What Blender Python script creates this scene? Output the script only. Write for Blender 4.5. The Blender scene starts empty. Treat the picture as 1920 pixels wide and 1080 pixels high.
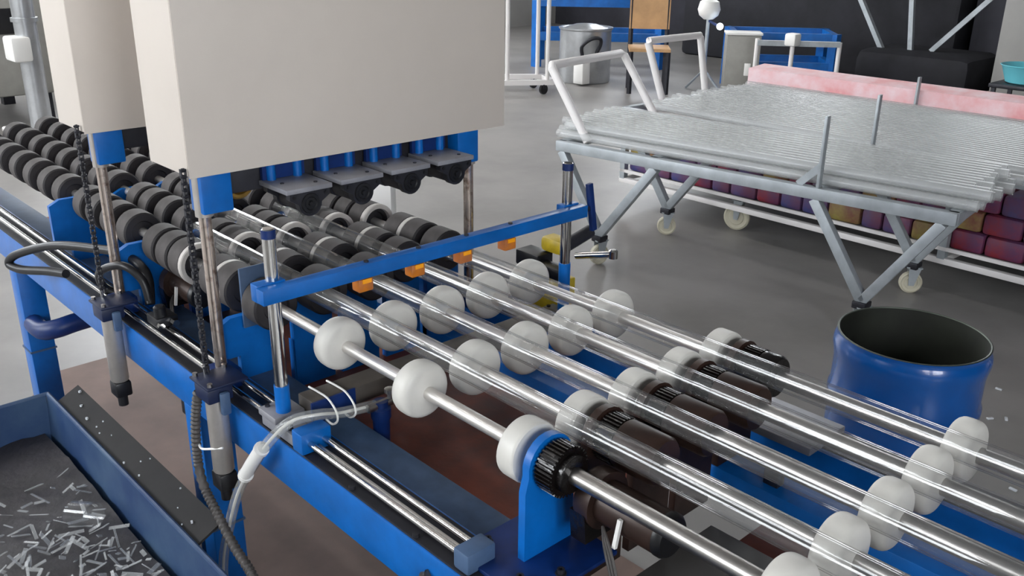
import bpy, bmesh, math, random
from mathutils import Vector, Matrix
random.seed(7)
scene = bpy.context.scene
col = scene.collection
PI = math.pi
ZR = 0.86            # height of the roller axes above the floor

# ------------------------------------------------------------------ camera
cam = bpy.data.objects.new('camera', bpy.data.cameras.new('camera'))
col.objects.link(cam)
cam.data.sensor_width = 36.0
cam.data.lens = 32.646
cam.data.clip_start = 0.02
cam.data.clip_end = 100
cam.location = (1.1491, -0.8616, 0.7415 + ZR)
cam.rotation_euler = (math.radians(68.780), math.radians(-0.668), math.radians(47.141))
scene.camera = cam

# ------------------------------------------------------------------ world, exposure
world = bpy.data.worlds.new('world')
scene.world = world
world.use_nodes = True
world.node_tree.nodes['Background'].inputs[0].default_value = (0.80, 0.88, 1.0, 1)
world.node_tree.nodes['Background'].inputs[1].default_value = 0.6
scene.view_settings.view_transform = 'Standard'
scene.view_settings.look = 'None'
scene.view_settings.exposure = 0.7
scene.view_settings.gamma = 1.0
scene.view_settings.use_curve_mapping = False
scene.cycles.transparent_max_bounces = 48
scene.cycles.max_bounces = 10

# ------------------------------------------------------------------ materials
def lin(c):
    return tuple(((v / 255) / 12.92 if v / 255 <= 0.04045 else ((v / 255 + 0.055) / 1.055) ** 2.4) for v in c)
M = {}
def mat(name, rgb, rough=0.5, metal=0.0, var=0.0, vscale=8.0, bump=0.0, bscale=60.0, rgb2=None, spec=0.5, coat=0.0, stretch=None, contrast=(0.35, 0.65)):
    m = bpy.data.materials.new(name)
    m.use_nodes = True
    nt = m.node_tree
    b = nt.nodes['Principled BSDF']
    c = lin(rgb)
    b.inputs['Base Color'].default_value = (*c, 1)
    b.inputs['Roughness'].default_value = rough
    b.inputs['Metallic'].default_value = metal
    b.inputs['Specular IOR Level'].default_value = spec
    b.inputs['Coat Weight'].default_value = coat
    tc = nt.nodes.new('ShaderNodeTexCoord')
    src = tc.outputs['Object']
    if stretch:
        mp = nt.nodes.new('ShaderNodeMapping')
        mp.inputs['Scale'].default_value = stretch
        nt.links.new(src, mp.inputs['Vector'])
        src = mp.outputs['Vector']
    if var > 0 or rgb2:
        n = nt.nodes.new('ShaderNodeTexNoise')
        n.inputs['Scale'].default_value = vscale
        n.inputs['Detail'].default_value = 6
        n.inputs['Roughness'].default_value = 0.6
        nt.links.new(src, n.inputs['Vector'])
        r = nt.nodes.new('ShaderNodeValToRGB')
        r.color_ramp.elements[0].position = contrast[0]
        r.color_ramp.elements[1].position = contrast[1]
        c2 = lin(rgb2) if rgb2 else tuple(min(1, v * (1 + var)) for v in c)
        c1 = c if rgb2 else tuple(v * (1 - var) for v in c)
        r.color_ramp.elements[0].color = (*c1, 1)
        r.color_ramp.elements[1].color = (*c2, 1)
        nt.links.new(n.outputs['Fac'], r.inputs['Fac'])
        nt.links.new(r.outputs['Color'], b.inputs['Base Color'])
    if bump > 0:
        n2 = nt.nodes.new('ShaderNodeTexNoise')
        n2.inputs['Scale'].default_value = bscale
        n2.inputs['Detail'].default_value = 4
        nt.links.new(src, n2.inputs['Vector'])
        bp = nt.nodes.new('ShaderNodeBump')
        bp.inputs['Strength'].default_value = bump
        bp.inputs['Distance'].default_value = 0.01
        nt.links.new(n2.outputs['Fac'], bp.inputs['Height'])
        nt.links.new(bp.outputs['Normal'], b.inputs['Normal'])
    M[name] = m
    return m

def glass_mat(name, tint=(1, 1, 1), ior=1.5, gloss_rough=0.03, edge=0.55, milk=0.0):
    m = bpy.data.materials.new(name)
    m.use_nodes = True
    nt = m.node_tree
    nt.nodes.clear()
    out = nt.nodes.new('ShaderNodeOutputMaterial')
    mix = nt.nodes.new('ShaderNodeMixShader')
    lw = nt.nodes.new('ShaderNodeLayerWeight')      # Schlick reflectance, the same from both sides of the wall
    lw.inputs['Blend'].default_value = 0.5
    pw = nt.nodes.new('ShaderNodeMath')
    pw.operation = 'POWER'
    pw.inputs[1].default_value = 5.0
    fr = nt.nodes.new('ShaderNodeMath')
    fr.operation = 'MULTIPLY_ADD'
    fr.use_clamp = True
    f0 = ((ior - 1) / (ior + 1)) ** 2
    fr.inputs[1].default_value = 1 - f0
    fr.inputs[2].default_value = f0
    nt.links.new(lw.outputs['Facing'], pw.inputs[0])
    nt.links.new(pw.outputs[0], fr.inputs[0])
    tr = nt.nodes.new('ShaderNodeBsdfTransparent')
    tr.inputs['Color'].default_value = (*tint, 1)
    gl = nt.nodes.new('ShaderNodeBsdfGlossy')
    gl.inputs['Roughness'].default_value = gloss_rough
    e2 = nt.nodes.new('ShaderNodeMath')
    e2.operation = 'POWER'
    e2.inputs[1].default_value = 6.0
    nt.links.new(lw.outputs['Facing'], e2.inputs[0])
    tc = nt.nodes.new('ShaderNodeMix')                # longer way through the wall towards the edges
    tc.data_type = 'RGBA'
    tc.inputs[6].default_value = (*tint, 1)
    tc.inputs[7].default_value = (*(v * edge for v in tint), 1)
    nt.links.new(e2.outputs[0], tc.inputs[0])
    nt.links.new(tc.outputs[2], tr.inputs['Color'])
    nt.links.new(fr.outputs[0], mix.inputs[0])
    nt.links.new(tr.outputs[0], mix.inputs[1])
    nt.links.new(gl.outputs[0], mix.inputs[2])
    last = mix
    if milk:
        df = nt.nodes.new('ShaderNodeBsdfDiffuse')
        df.inputs['Color'].default_value = (.72, .74, .74, 1)
        last = nt.nodes.new('ShaderNodeMixShader')
        last.inputs[0].default_value = milk
        nt.links.new(mix.outputs[0], last.inputs[1])
        nt.links.new(df.outputs[0], last.inputs[2])
    nt.links.new(last.outputs[0], out.inputs['Surface'])
    M[name] = m
    return m

def emit_mat(name, rgb, strength):
    m = bpy.data.materials.new(name)
    m.use_nodes = True
    nt = m.node_tree
    nt.nodes.clear()
    out = nt.nodes.new('ShaderNodeOutputMaterial')
    e = nt.nodes.new('ShaderNodeEmission')
    e.inputs['Color'].default_value = (*rgb, 1)
    e.inputs['Strength'].default_value = strength
    nt.links.new(e.outputs[0], out.inputs['Surface'])
    M[name] = m
    return m

mat('concrete', (140, 137, 134), 0.42, var=0.16, vscale=1.3, bump=0.06, bscale=14, spec=0.5)
mat('plaster', (150, 148, 145), 0.9, var=0.1, vscale=1.2)
mat('dark_cladding', (52, 52, 60), 0.8, var=0.3, vscale=1.5)
mat('ceiling_sheet', (120, 120, 120), 0.9, var=0.1, vscale=1.0)
mat('cream_paint', (214, 204, 194), 0.45, var=0.03, vscale=3)
mat('blue_paint', (0, 97, 178), 0.38, var=0.16, vscale=9, bump=0.03, bscale=50)
mat('ink_blue', (10, 26, 62), 0.5, var=0.25, vscale=16)
mat('navy_paint', (6, 40, 98), 0.45, var=0.25, vscale=14)
mat('dull_blue', (66, 88, 118), 0.55, var=0.2, vscale=12)
mat('chrome', (215, 213, 210), 0.14, 1.0, var=0.05, vscale=30)
mat('brushed', (226, 222, 218), 0.36, 0.85, var=0.05, vscale=30)
mat('steel', (178, 174, 170), 0.32, 1.0, var=0.12, vscale=25)
mat('galvanised', (168, 174, 178), 0.5, 0.35, var=0.12, vscale=12)
mat('aluminium', (186, 180, 174), 0.4, 0.6, var=0.1, vscale=18)
mat('rusted_chrome', (214, 200, 190), 0.22, 0.9, rgb2=(130, 100, 84), vscale=45, contrast=(.5, .72))
mat('grey_plate', (150, 150, 156), 0.5, 0.3, var=0.12, vscale=20)
mat('dark_steel', (48, 48, 54), 0.45, 0.4, var=0.2, vscale=20)
mat('black_rubber', (42, 39, 41), 0.62, var=0.22, vscale=14)
mat('roller_side', (74, 69, 68), 0.75, var=0.2, vscale=20)  # paler copy of the rubber, window light on the rims put into the colour
mat('ring_plastic', (196, 190, 184), 0.5, var=0.06, vscale=20)
mat('nylon', (212, 209, 202), 0.42, var=0.04, vscale=18, bump=0.02, bscale=40)
mat('grease', (20, 16, 15), 0.2, 0.3, var=0.3, vscale=30, bump=0.15, bscale=90, spec=0.8)
mat('brown_housing', (50, 34, 28), 0.38, 0.2, var=0.3, vscale=18)
mat('motor_body', (58, 42, 36), 0.4, 0.3, var=0.25, vscale=14)
mat('pan_grey', (104, 101, 99), 0.5, var=0.12, vscale=6)
mat('motor_grey', (92, 86, 80), 0.5, 0.3, var=0.15, vscale=16)
mat('rust', (150, 74, 50), 0.6, rgb2=(82, 60, 56), vscale=4, bump=0.1, bscale=40)
mat('tray_brown', (128, 106, 96), 0.7, var=0.16, vscale=3, bump=0.04, bscale=30)
mat('dirty_edge', (30, 28, 28), 0.8, var=0.3, vscale=10)
mat('amber', (206, 120, 30), 0.3, rgb2=(170, 104, 70), vscale=30)
mat('amber_lens', (255, 168, 20), 0.2)
mat('black_plastic', (24, 24, 27), 0.4, var=0.2, vscale=20)
mat('conduit', (72, 68, 66), 0.55, var=0.15, vscale=30)
mat('white_plastic', (236, 234, 230), 0.4)
mat('drum_blue', (0, 84, 164), 0.25, var=0.12, vscale=5, coat=0.6)
mat('drum_inside', (38, 42, 32), 0.7, rgb2=(18, 19, 14), vscale=4)
mat('drum_lip', (86, 92, 84), 0.4, 0.5, var=0.2)
mat('white_pipe', (232, 228, 226), 0.35)
mat('bin_blue', (28, 56, 98), 0.5, rgb2=(64, 88, 116), vscale=5)
mat('sludge', (50, 47, 50), 0.5, var=0.4, vscale=7, bump=0.4, bscale=20)
mat('shard', (222, 226, 230), 0.12, spec=0.9)
mat('red_wrap', (140, 44, 54), 0.5, rgb2=(96, 60, 96), vscale=9)
mat('purple_wrap', (88, 78, 122), 0.5, rgb2=(116, 64, 84), vscale=9)
mat('yellow_wrap', (164, 150, 82), 0.5, rgb2=(130, 80, 70), vscale=9)
mat('blue_wrap', (70, 76, 130), 0.5, rgb2=(110, 70, 100), vscale=9)
mat('pink_foam', (226, 158, 160), 0.7, rgb2=(236, 208, 212), vscale=6)
mat('tan_board', (192, 152, 108), 0.6, var=0.12, vscale=6)
mat('dark_cloth', (30, 30, 36), 0.8, var=0.3, vscale=5)
mat('cyan_plastic', (110, 200, 214), 0.4)
mat('cabinet_grey', (150, 148, 142), 0.5, var=0.08)
mat('stainless', (190, 192, 194), 0.28, 0.7, var=0.1, vscale=8)
mat('yellow_paint', (204, 176, 40), 0.4, var=0.15, vscale=30)
mat('brass', (176, 140, 70), 0.3, 0.8, var=0.2, vscale=30)
mat('caster_wheel', (206, 200, 178), 0.5, var=0.1)
mat('window_frame', (120, 122, 125), 0.5)
glass_mat('tube_glass', (0.99, 0.99, 0.99), 1.5, 0.02, .6, .016)
glass_mat('cart_glass', (0.98, 0.98, 0.98), 1.5, 0.32, .88, .19)
glass_mat('hose_clear', (0.90, 0.90, 0.88), 1.5, 0.12, .6, .16)
emit_mat('daylight', (0.92, 0.96, 1.0), 9.0)
emit_mat('lamp_tube', (1.0, 0.98, 0.95), 26.0)
emit_mat('lamp_spot', (0.8, 0.92, 1.0), 12.0)

# ------------------------------------------------------------------ mesh helpers
def wloc(o):
    v = Vector((0, 0, 0))
    while o is not None:
        v += o.location
        o = o.parent
    return v

class MB:
    def __init__(self):
        self.bm = bmesh.new()
    def box(self, lo, hi, bev=0.0, mtx=None):
        lo, hi = Vector(lo), Vector(hi)
        c, s = (lo + hi) / 2, hi - lo
        r = bmesh.ops.create_cube(self.bm, size=1.0)
        vs = r['verts']
        for v in vs:
            v.co = Vector((v.co.x * s.x, v.co.y * s.y, v.co.z * s.z))
        if bev > 0:
            es = list({e for v in vs for e in v.link_edges})
            r2 = bmesh.ops.bevel(self.bm, geom=es, offset=min(bev, min(s) * 0.45), segments=2, affect='EDGES', profile=0.5)
            vs = list({v for f in r2['faces'] for v in f.verts} | {v for v in vs if v.is_valid})
        for v in vs:
            v.co = (mtx @ v.co if mtx else v.co) + c
        return self
    def bar(self, a, b, w, h=None, bev=0.0, up=(0, 0, 1)):
        """square bar from a to b, w across, h along up"""
        a, b = Vector(a), Vector(b)
        h = h or w
        d = b - a
        x = d.normalized()
        upv = Vector(up)
        if abs(x.dot(upv)) > 0.98:
            upv = Vector((0, 1, 0))
        y = upv.cross(x).normalized()
        z = x.cross(y)
        m = Matrix((x, y, z)).transposed()
        L = d.length
        c = (a + b) / 2
        return self.box(c - Vector((L, w, h)) / 2, c + Vector((L, w, h)) / 2, bev, m)
    def cyl(self, a, b, r, seg=20, r2=None, caps=True):
        a, b = Vector(a), Vector(b)
        return self.lathe(a, b - a, [(0, r), ((b - a).length, r if r2 is None else r2)], seg, caps)
    def lathe(self, o, d, prof, seg=24, caps=True):
        """prof: list of (distance along d, radius)"""
        o, d = Vector(o), Vector(d).normalized()
        t = Vector((0, 0, 1)) if abs(d.z) < 0.9 else Vector((1, 0, 0))
        u = d.cross(t).normalized()
        w = d.cross(u)
        rings = []
        for s, r in prof:
            rings.append([self.bm.verts.new(o + d * s + (u * math.cos(2 * PI * k / seg) + w * math.sin(2 * PI * k / seg)) * r) for k in range(seg)])
        for i in range(len(rings) - 1):
            for k in range(seg):
                self.bm.faces.new((rings[i][k], rings[i][(k + 1) % seg], rings[i + 1][(k + 1) % seg], rings[i + 1][k]))
        if caps:
            self.bm.faces.new(rings[0])
            self.bm.faces.new(rings[-1])
        return self
    def pipe(self, a, b, ro, ri, seg=24):
        """hollow tube with open ends"""
        a, b = Vector(a), Vector(b)
        L = (b - a).length
        self.lathe(a, b - a, [(0, ri), (0, ro), (L, ro), (L, ri), (0, ri)], seg, False)
        return self
    def sweep(self, pts, r, seg=12, smooth=8, ripple=0.0, pitch=0.008):
        P = [Vector(p) for p in pts]
        path = []
        if smooth and len(P) > 2:
            for i in range(len(P) - 1):
                p0, p1, p2, p3 = P[max(i - 1, 0)], P[i], P[i + 1], P[min(i + 2, len(P) - 1)]
                for k in range(smooth):
                    t = k / smooth
                    path.append(0.5 * ((2 * p1) + (p2 - p0) * t + (2 * p0 - 5 * p1 + 4 * p2 - p3) * t * t + (3 * p1 - p0 - 3 * p2 + p3) * t ** 3))
            path.append(P[-1])
        else:
            path = P
        if ripple:
            out = [path[0]]
            for i in range(len(path) - 1):
                n = max(1, int((path[i + 1] - path[i]).length / (pitch / 2)))
                for k in range(1, n + 1):
                    out.append(path[i].lerp(path[i + 1], k / n))
            path = out
        nrm = None
        rings = []
        for i, p in enumerate(path):
            d = (path[min(i + 1, len(path) - 1)] - path[max(i - 1, 0)]).normalized()
            if nrm is None:
                t = Vector((0, 0, 1)) if abs(d.z) < 0.9 else Vector((1, 0, 0))
                nrm = d.cross(t).normalized()
            nrm = (nrm - d * nrm.dot(d)).normalized()
            bn = d.cross(nrm)
            rr = r + (ripple if i % 2 else -ripple)
            rings.append([self.bm.verts.new(p + (nrm * math.cos(2 * PI * k / seg) + bn * math.sin(2 * PI * k / seg)) * rr) for k in range(seg)])
        for i in range(len(rings) - 1):
            for k in range(seg):
                self.bm.faces.new((rings[i][k], rings[i][(k + 1) % seg], rings[i + 1][(k + 1) % seg], rings[i + 1][k]))
        self.bm.faces.new(rings[0])
        self.bm.faces.new(rings[-1])
        return self
    def prism(self, poly, d):
        """extrude a 3-D polygon by vector d"""
        d = Vector(d)
        a = [self.bm.verts.new(Vector(p)) for p in poly]
        b = [self.bm.verts.new(Vector(p) + d) for p in poly]
        n = len(a)
        self.bm.faces.new(a)
        self.bm.faces.new(b)
        for i in range(n):
            self.bm.faces.new((a[i], a[(i + 1) % n], b[(i + 1) % n], b[i]))
        return self
    def build(self, name, material, parent=None, smooth=True, loc=None):
        bm = self.bm
        bmesh.ops.recalc_face_normals(bm, faces=bm.faces[:])
        if loc is None:
            org = wloc(parent) if parent else None
            if org is None:
                xs = [v.co for v in bm.verts]
                org = Vector(((min(v.x for v in xs) + max(v.x for v in xs)) / 2, (min(v.y for v in xs) + max(v.y for v in xs)) / 2, min(v.z for v in xs)))
        else:
            org = Vector(loc)
        for v in bm.verts:
            v.co -= org
        me = bpy.data.meshes.new(name)
        bm.to_mesh(me)
        bm.free()
        me.materials.append(M[material])
        if smooth:
            me.shade_smooth()
            me.set_sharp_from_angle(angle=math.radians(38))
        o = bpy.data.objects.new(name, me)
        col.objects.link(o)
        if parent:
            o.parent = parent
            o.location = org - wloc(parent)
        else:
            o.location = org
        return o

def tag(o, label=None, cat=None, group=None, kind=None):
    if label: o['label'] = label
    if cat: o['category'] = cat
    if group: o['group'] = group
    if kind: o['kind'] = kind
    return o
def thing(name, loc, label, cat, group=None):
    o = bpy.data.objects.new(name, None)
    o.empty_display_size = 0.1
    col.objects.link(o)
    o.location = loc
    return tag(o, label, cat, group)
def copy_tree(o, parent=None):
    c = o.copy()
    col.objects.link(c)
    c.parent = parent
    for ch in list(o.children):
        copy_tree(ch, c)
    return c
def share(o, name, loc, parent):
    """another object with the same mesh"""
    c = bpy.data.objects.new(name, o.data)
    col.objects.link(c)
    c.parent = parent
    c.location = Vector(loc) - (wloc(parent) if parent else Vector((0, 0, 0)))
    return c

# ------------------------------------------------------------------ the hall
X0, X1, Y0, Y1, H = -11.0, 6.0, -6.0, 11.5, 5.2
tag(MB().box((X0, Y0, -0.1), (X1, Y1, 0)).build('floor', 'concrete'), 'grey polished concrete factory floor', 'floor', kind='structure')
tag(MB().box((X0, Y0, H), (X1, Y1, H + 0.1)).build('ceiling', 'ceiling_sheet'), 'grey sheet ceiling of the factory hall', 'ceiling', kind='structure')
def wall(name, lo, hi, axis, holes, m, label):
    """wall slab along axis (0: runs in x, 1: runs in y) with rectangular holes (a0, a1, z0, z1)"""
    mb = MB()
    lo, hi = Vector(lo), Vector(hi)
    a = lo[axis]
    def slab(a0, a1, z0, z1):
        if a1 - a0 < 1e-4 or z1 - z0 < 1e-4:
            return
        l, h = lo.copy(), hi.copy()
        l[axis], h[axis], l[2], h[2] = a0, a1, z0, z1
        mb.box(l, h)
    for h0, h1, z0, z1 in sorted(holes):
        slab(a, h0, 0, H)
        slab(h0, h1, 0, z0)
        slab(h0, h1, z1, H)
        a = h1
    slab(a, hi[axis], 0, H)
    tag(mb.build(name, m), label, 'wall', kind='structure')
wcount = [0]
def window(axis, pos, a0, a1, z0, z1, n, label, thick=0.06):
    wcount[0] += 1
    mb = MB()
    def P(a, d, z):
        return (a, pos + d, z) if axis == 0 else (pos + d, a, z)
    f = 0.06
    for l, h in ((P(a0, -thick, z0), P(a1, thick, z0 + f)), (P(a0, -thick, z1 - f), P(a1, thick, z1)),
                 (P(a0, -thick, z0 + f), P(a0 + f, thick, z1 - f)), (P(a1 - f, -thick, z0 + f), P(a1, thick, z1 - f))):
        mb.box(l, h)
    w = (a1 - a0 - 2 * f) / n
    for k in range(1, n):
        mb.box(P(a0 + f + k * w - 0.02, -thick * .6, z0 + f), P(a0 + f + k * w + 0.02, thick * .6, z1 - f))
    o = tag(mb.build('window_%d' % wcount[0], 'window_frame', smooth=False), label, 'window', kind='structure')
    for k in range(n):
        MB().box(P(a0 + f + k * w + 0.02, -0.008, z0 + f), P(a0 + f + (k + 1) * w - 0.02, 0.008, z1 - f)).build('pane', 'daylight', o, smooth=False)
front_holes = [(-9.0, -5.2, 2.0, 4.2), (-4.4, -0.6, 2.0, 4.2)]
left_holes = [(-3.5, -0.5, 2.2, 4.4), (2.5, 6.5, 1.6, 4.4)]
right_fill_holes = [(-4.8, -2.9, 1.4, 3.8), (-2.3, -0.4, 1.4, 3.8)]  # unseen windows added to brighten the press head fronts
back_holes = [(-9.6, -8.0, 2.7, 4.5), (-6.6, -5.2, 2.7, 4.5), (-3.9, -2.5, 2.7, 4.5)]
wall('wall_front', (X0, Y0 - .15, 0), (X1, Y0, H), 0, front_holes, 'plaster', 'pale plaster wall with tall daylight windows')
wall('wall_back', (X0, Y1, 0), (X1, Y1 + .15, H), 0, back_holes, 'dark_cladding', 'dark clad wall with high windows')
wall('wall_left', (X0 - .15, Y0, 0), (X0, Y1, H), 1, left_holes, 'plaster', 'pale plaster end wall with wide windows')
wall('wall_right', (X1, Y0, 0), (X1 + .15, Y1, H), 1, right_fill_holes, 'dark_cladding', 'dark clad end wall with two windows')
for i, h in enumerate(front_holes): window(0, Y0 - .075, *h, 4, ['tall four-pane daylight window nearer the far end wall', 'tall four-pane daylight window nearer the conveyor'][i])
for i, h in enumerate(left_holes): window(1, X0 - .075, *h, 4, ['wide end wall window on the bin side', 'wide end wall window on the cart side'][i])
for i, h in enumerate(back_holes): window(0, Y1 + .075, *h, 2, ['high window above the blue rack', 'high window above the chair', 'high window above the dark machine'][i])
for i, h in enumerate(right_fill_holes): window(1, X1 + .075, *h, 3, ['three-pane window in the dark end wall near the corner', 'three-pane window in the dark end wall facing the conveyor'][i])
# ceiling lamps: rows of tube lamps
for ly in (-2.2, 0.3, 2.8, 5.6):
    for lx in (-9.0, -7.6, -6.2, -4.8, -3.4):
        t = thing('strip_lamp', (lx, ly, H - 0.17), 'white tube lamp under the ceiling', 'lamp', 'tube lamps under the ceiling')
        MB().box((lx - .65, ly - .05, H - .05), (lx + .65, ly + .05, H - .001)).build('housing', 'white_plastic', t)
        MB().cyl((lx - .6, ly, H - .085), (lx + .6, ly, H - .085), .025, 10).build('light_tube', 'lamp_tube', t)

# ------------------------------------------------------------------ conveyor frame
fr = thing('conveyor_frame', (-0.6, 0.27, 0), 'blue steel conveyor frame with rails, legs and rust stained pan', 'machine frame')
XA, XB = -2.75, 1.6
MB().box((XA, -.137, .602), (XB, -.05, .695), .003).build('rail', 'blue_paint', fr)
MB().box((XA, .60, .602), (XB, .69, .695), .003).build('rail', 'blue_paint', fr)
MB().box((XA, -.134, .695), (XB, -.058, .699)).build('slide_bed', 'dark_steel', fr)
MB().box((XA, .606, .695), (XB, .686, .699)).build('slide_bed', 'dark_steel', fr)
MB().box((XA, -.046, .668), (.245, .030, .684), .002).build('inner_beam', 'dull_blue', fr)
MB().box((XA, .445, .60), (XB, .52, .665), .002).build('inner_beam', 'blue_paint', fr)
rod = MB().cyl((.30, .478, .718), (XB, .478, .718), .0115, 16).build('guide_rod', 'aluminium', fr)
for rx in (.42, 1.05, 1.5):
    MB().box((rx - .015, .466, .664), (rx + .015, .490, .710), .002).build('rod_support', 'dark_steel', rod)
MB().box((.44, .325, .606), (1.55, .445, .614)).build('drip_pan', 'rust', fr)
for yy in (-.120, -.090):
    MB().cyl((XA + .05, yy, .719), (.255, yy, .719), .0062, 12).build('guide_rod', 'chrome', fr)
MB().cyl((-.17, -.105, .712), (.255, -.105, .712), .0035, 10).build('lead_screw', 'steel', fr)
MB().box((.247, -.132, .699), (.282, -.076, .735), .004).build('end_block', 'dull_blue', fr)
# bolts of the slide bed
for bx in (-.03, .15, .9):
    MB().cyl((bx, -.128, .699), (bx, -.128, .705), .006, 8).build('bolt', 'dark_steel', fr)
# rust stained pan between the rails
MB().box((-2.3, .03, .612), (.245, .43, .620)).build('drip_pan', 'rust', fr)
MB().prism([(-2.3, .030, .612), (-2.3, .030, .668), (-2.3, .036, .668), (-2.3, .036, .62)], (2.5, 0, 0)).build('pan_lip', 'rust', fr)
# cross members
for cx in (-2.2, -1.62, -.64, 1.2):
    MB().box((cx - .03, -.05, .555), (cx + .03, .60, .61), .003).build('cross_member', 'navy_paint', fr)
# legs
for lx, ly in ((-1.93, -.10), (-.655, -.100), (-1.93, .64), (-.60, .64), (1.3, .64), (1.3, -.10)):
    L = MB().box((lx - .038, ly - .038, 0.012), (lx + .038, ly + .038, .606), .003).build('leg', 'blue_paint', fr)
    MB().box((lx - .06, ly - .06, 0), (lx + .06, ly + .06, .012)).build('foot_plate', 'navy_paint', L)
    MB().box((lx - .041, ly - .041, .298), (lx + .041, ly + .041, .304)).build('weld_seam', 'dull_blue', L)
# pipe brace with an elbow beside the left leg
MB().sweep([(-1.89, -.115, .40), (-1.80, -.115, .405), (-1.75, -.085, .42), (-1.74, -.02, .43), (-1.74, .15, .435), (-1.74, .60, .435)], .030, 14, 6).build('pipe_brace', 'navy_paint', fr)
MB().bar((-1.93, -.10, .56), (-1.93, .64, .56), .05).build('leg_brace', 'navy_paint', fr)
# bearing plates with arched tops, one for each shaft at each station
def arch(y0, x, zb, half, zc, r, th):
    pts = [(x, y0 - half, zb), (x, y0 + half, zb), (x, y0 + half, zc - .035)]
    for k in range(13):
        a = -0.2 + (PI + 0.4) * k / 12
        pts.append((x, y0 + r * math.cos(a), zc + r * math.sin(a)))
    pts.append((x, y0 - half, zc - .035))
    return MB().prism(pts, (th, 0, 0))
for j in range(5):
    p = arch(j * .125, .305, .695 if j == 0 else .60, .052, ZR, .046, .014).build('bearing_plate', 'blue_paint' if j == 0 else 'brown_housing', fr)
    MB().lathe((.319, j * .125, ZR), (1, 0, 0), [(0, .034), (.006, .034), (.006, .02), (0, .02)], 20, False).build('bearing_ring', 'dark_steel', p)
for sx, zt in ((-.575, .83), (-1.10, .86), (-1.585, .87)):
    for j in range(5):
        y = j * .125
        hw = (.10 if j == 0 else .05)
        pts = [(sx, y - hw, .74 if j == 0 else .62), (sx, y - hw, zt - .015), (sx, y - hw + .03, zt), (sx, y + .05, zt), (sx, y + .05, .62), (sx, y - .055, .62), (sx, y - .055, .74)]
        MB().prism(pts, (.016, 0, 0)).build('bearing_plate', 'blue_paint', fr)
MB().box((-.553, -.046, ZR - .055), (-.546, .034, ZR + .078), .002).build('end_plate', 'dull_blue', fr)
# foot of the front bearing plate
bp = MB().box((.225, -.112, .699), (.395, .075, .707), .002).build('base_plate', 'navy_paint', fr)
for bx, by in ((.245, -.06), (.345, -.085), (.375, -.03)):
    MB().lathe((bx, by, .707), (0, 0, 1), [(0, .009), (.002, .009), (.002, .006), (.009, .006), (.009, .003), (.006, .003)], 10).build('bolt', 'dark_steel', bp)
MB().box((.27, .56, .695), (.44, .69, .712), .003).build('base_plate', 'grey_plate', fr)
MB().box((.40, -.05, .63), (1.55, .32, .64), .002).build('motor_shelf', 'pan_grey', fr)

# brown sheet on the floor under the conveyor
tag(MB().prism([(-2.35, .02, .001), (-1.75, -.42, .001), (1.2, -.42, .001), (1.2, .80, .001), (-2.35, .80, .001)], (0, 0, .004)).build('floor_sheet', 'tray_brown'), 'brown stained sheet lying on the floor under the conveyor', 'sheet')

# ------------------------------------------------------------------ roller shafts
def roller_profile(w, r):
    e = w * 0.40
    pr = [(-w / 2 - .003, .0), (-w / 2 - .003, .013), (-w / 2, r * .66)]
    for k in range(7):
        a = PI / 2 * k / 6
        pr.append((-w / 2 + e - e * math.cos(a) ** .8, r * .66 + r * .34 * math.sin(a) ** .8))
    pr += [(-q[0], q[1]) for q in reversed(pr)]
    return pr
def flat_profile(w, r):
    return [(-w / 2, 0), (-w / 2, r * .94), (-w / 2 + .002, r * .985), (-w / 2 + .005, r), (w / 2 - .005, r), (w / 2 - .002, r * .985), (w / 2, r * .94), (w / 2, .024), (w / 2 - .006, .022), (w / 2 - .006, 0)]
rnd_roller = None
flat_roller = None
blk_roller = None
ring_roller = None
gear_mesh = None
def gear_profile(mb, x0, x1, y, z, r, teeth):
    pts = []
    for k in range(teeth):
        for da, rr in ((0, r * .90), (.25, r * .90), (.4, r), (.75, r), (.9, r * .90)):
            a = 2 * PI * (k + da) / teeth
            pts.append((x0, y + rr * math.cos(a), z + rr * math.sin(a)))
    mb.prism(pts, (x1 - x0, 0, 0))
    return mb
WR = [-.249, 0.0, .716]
BLK = [-2.62, -2.48, -2.34, -2.21, -2.07, -1.93, -1.79, -1.67, -1.49, -1.40, -1.29, -1.18, -1.02, -.95]
END = ['beside the blue front rail', 'second from the blue front rail', 'in the middle of the five', 'second from the blue drum', 'on the side of the blue drum']
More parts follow.
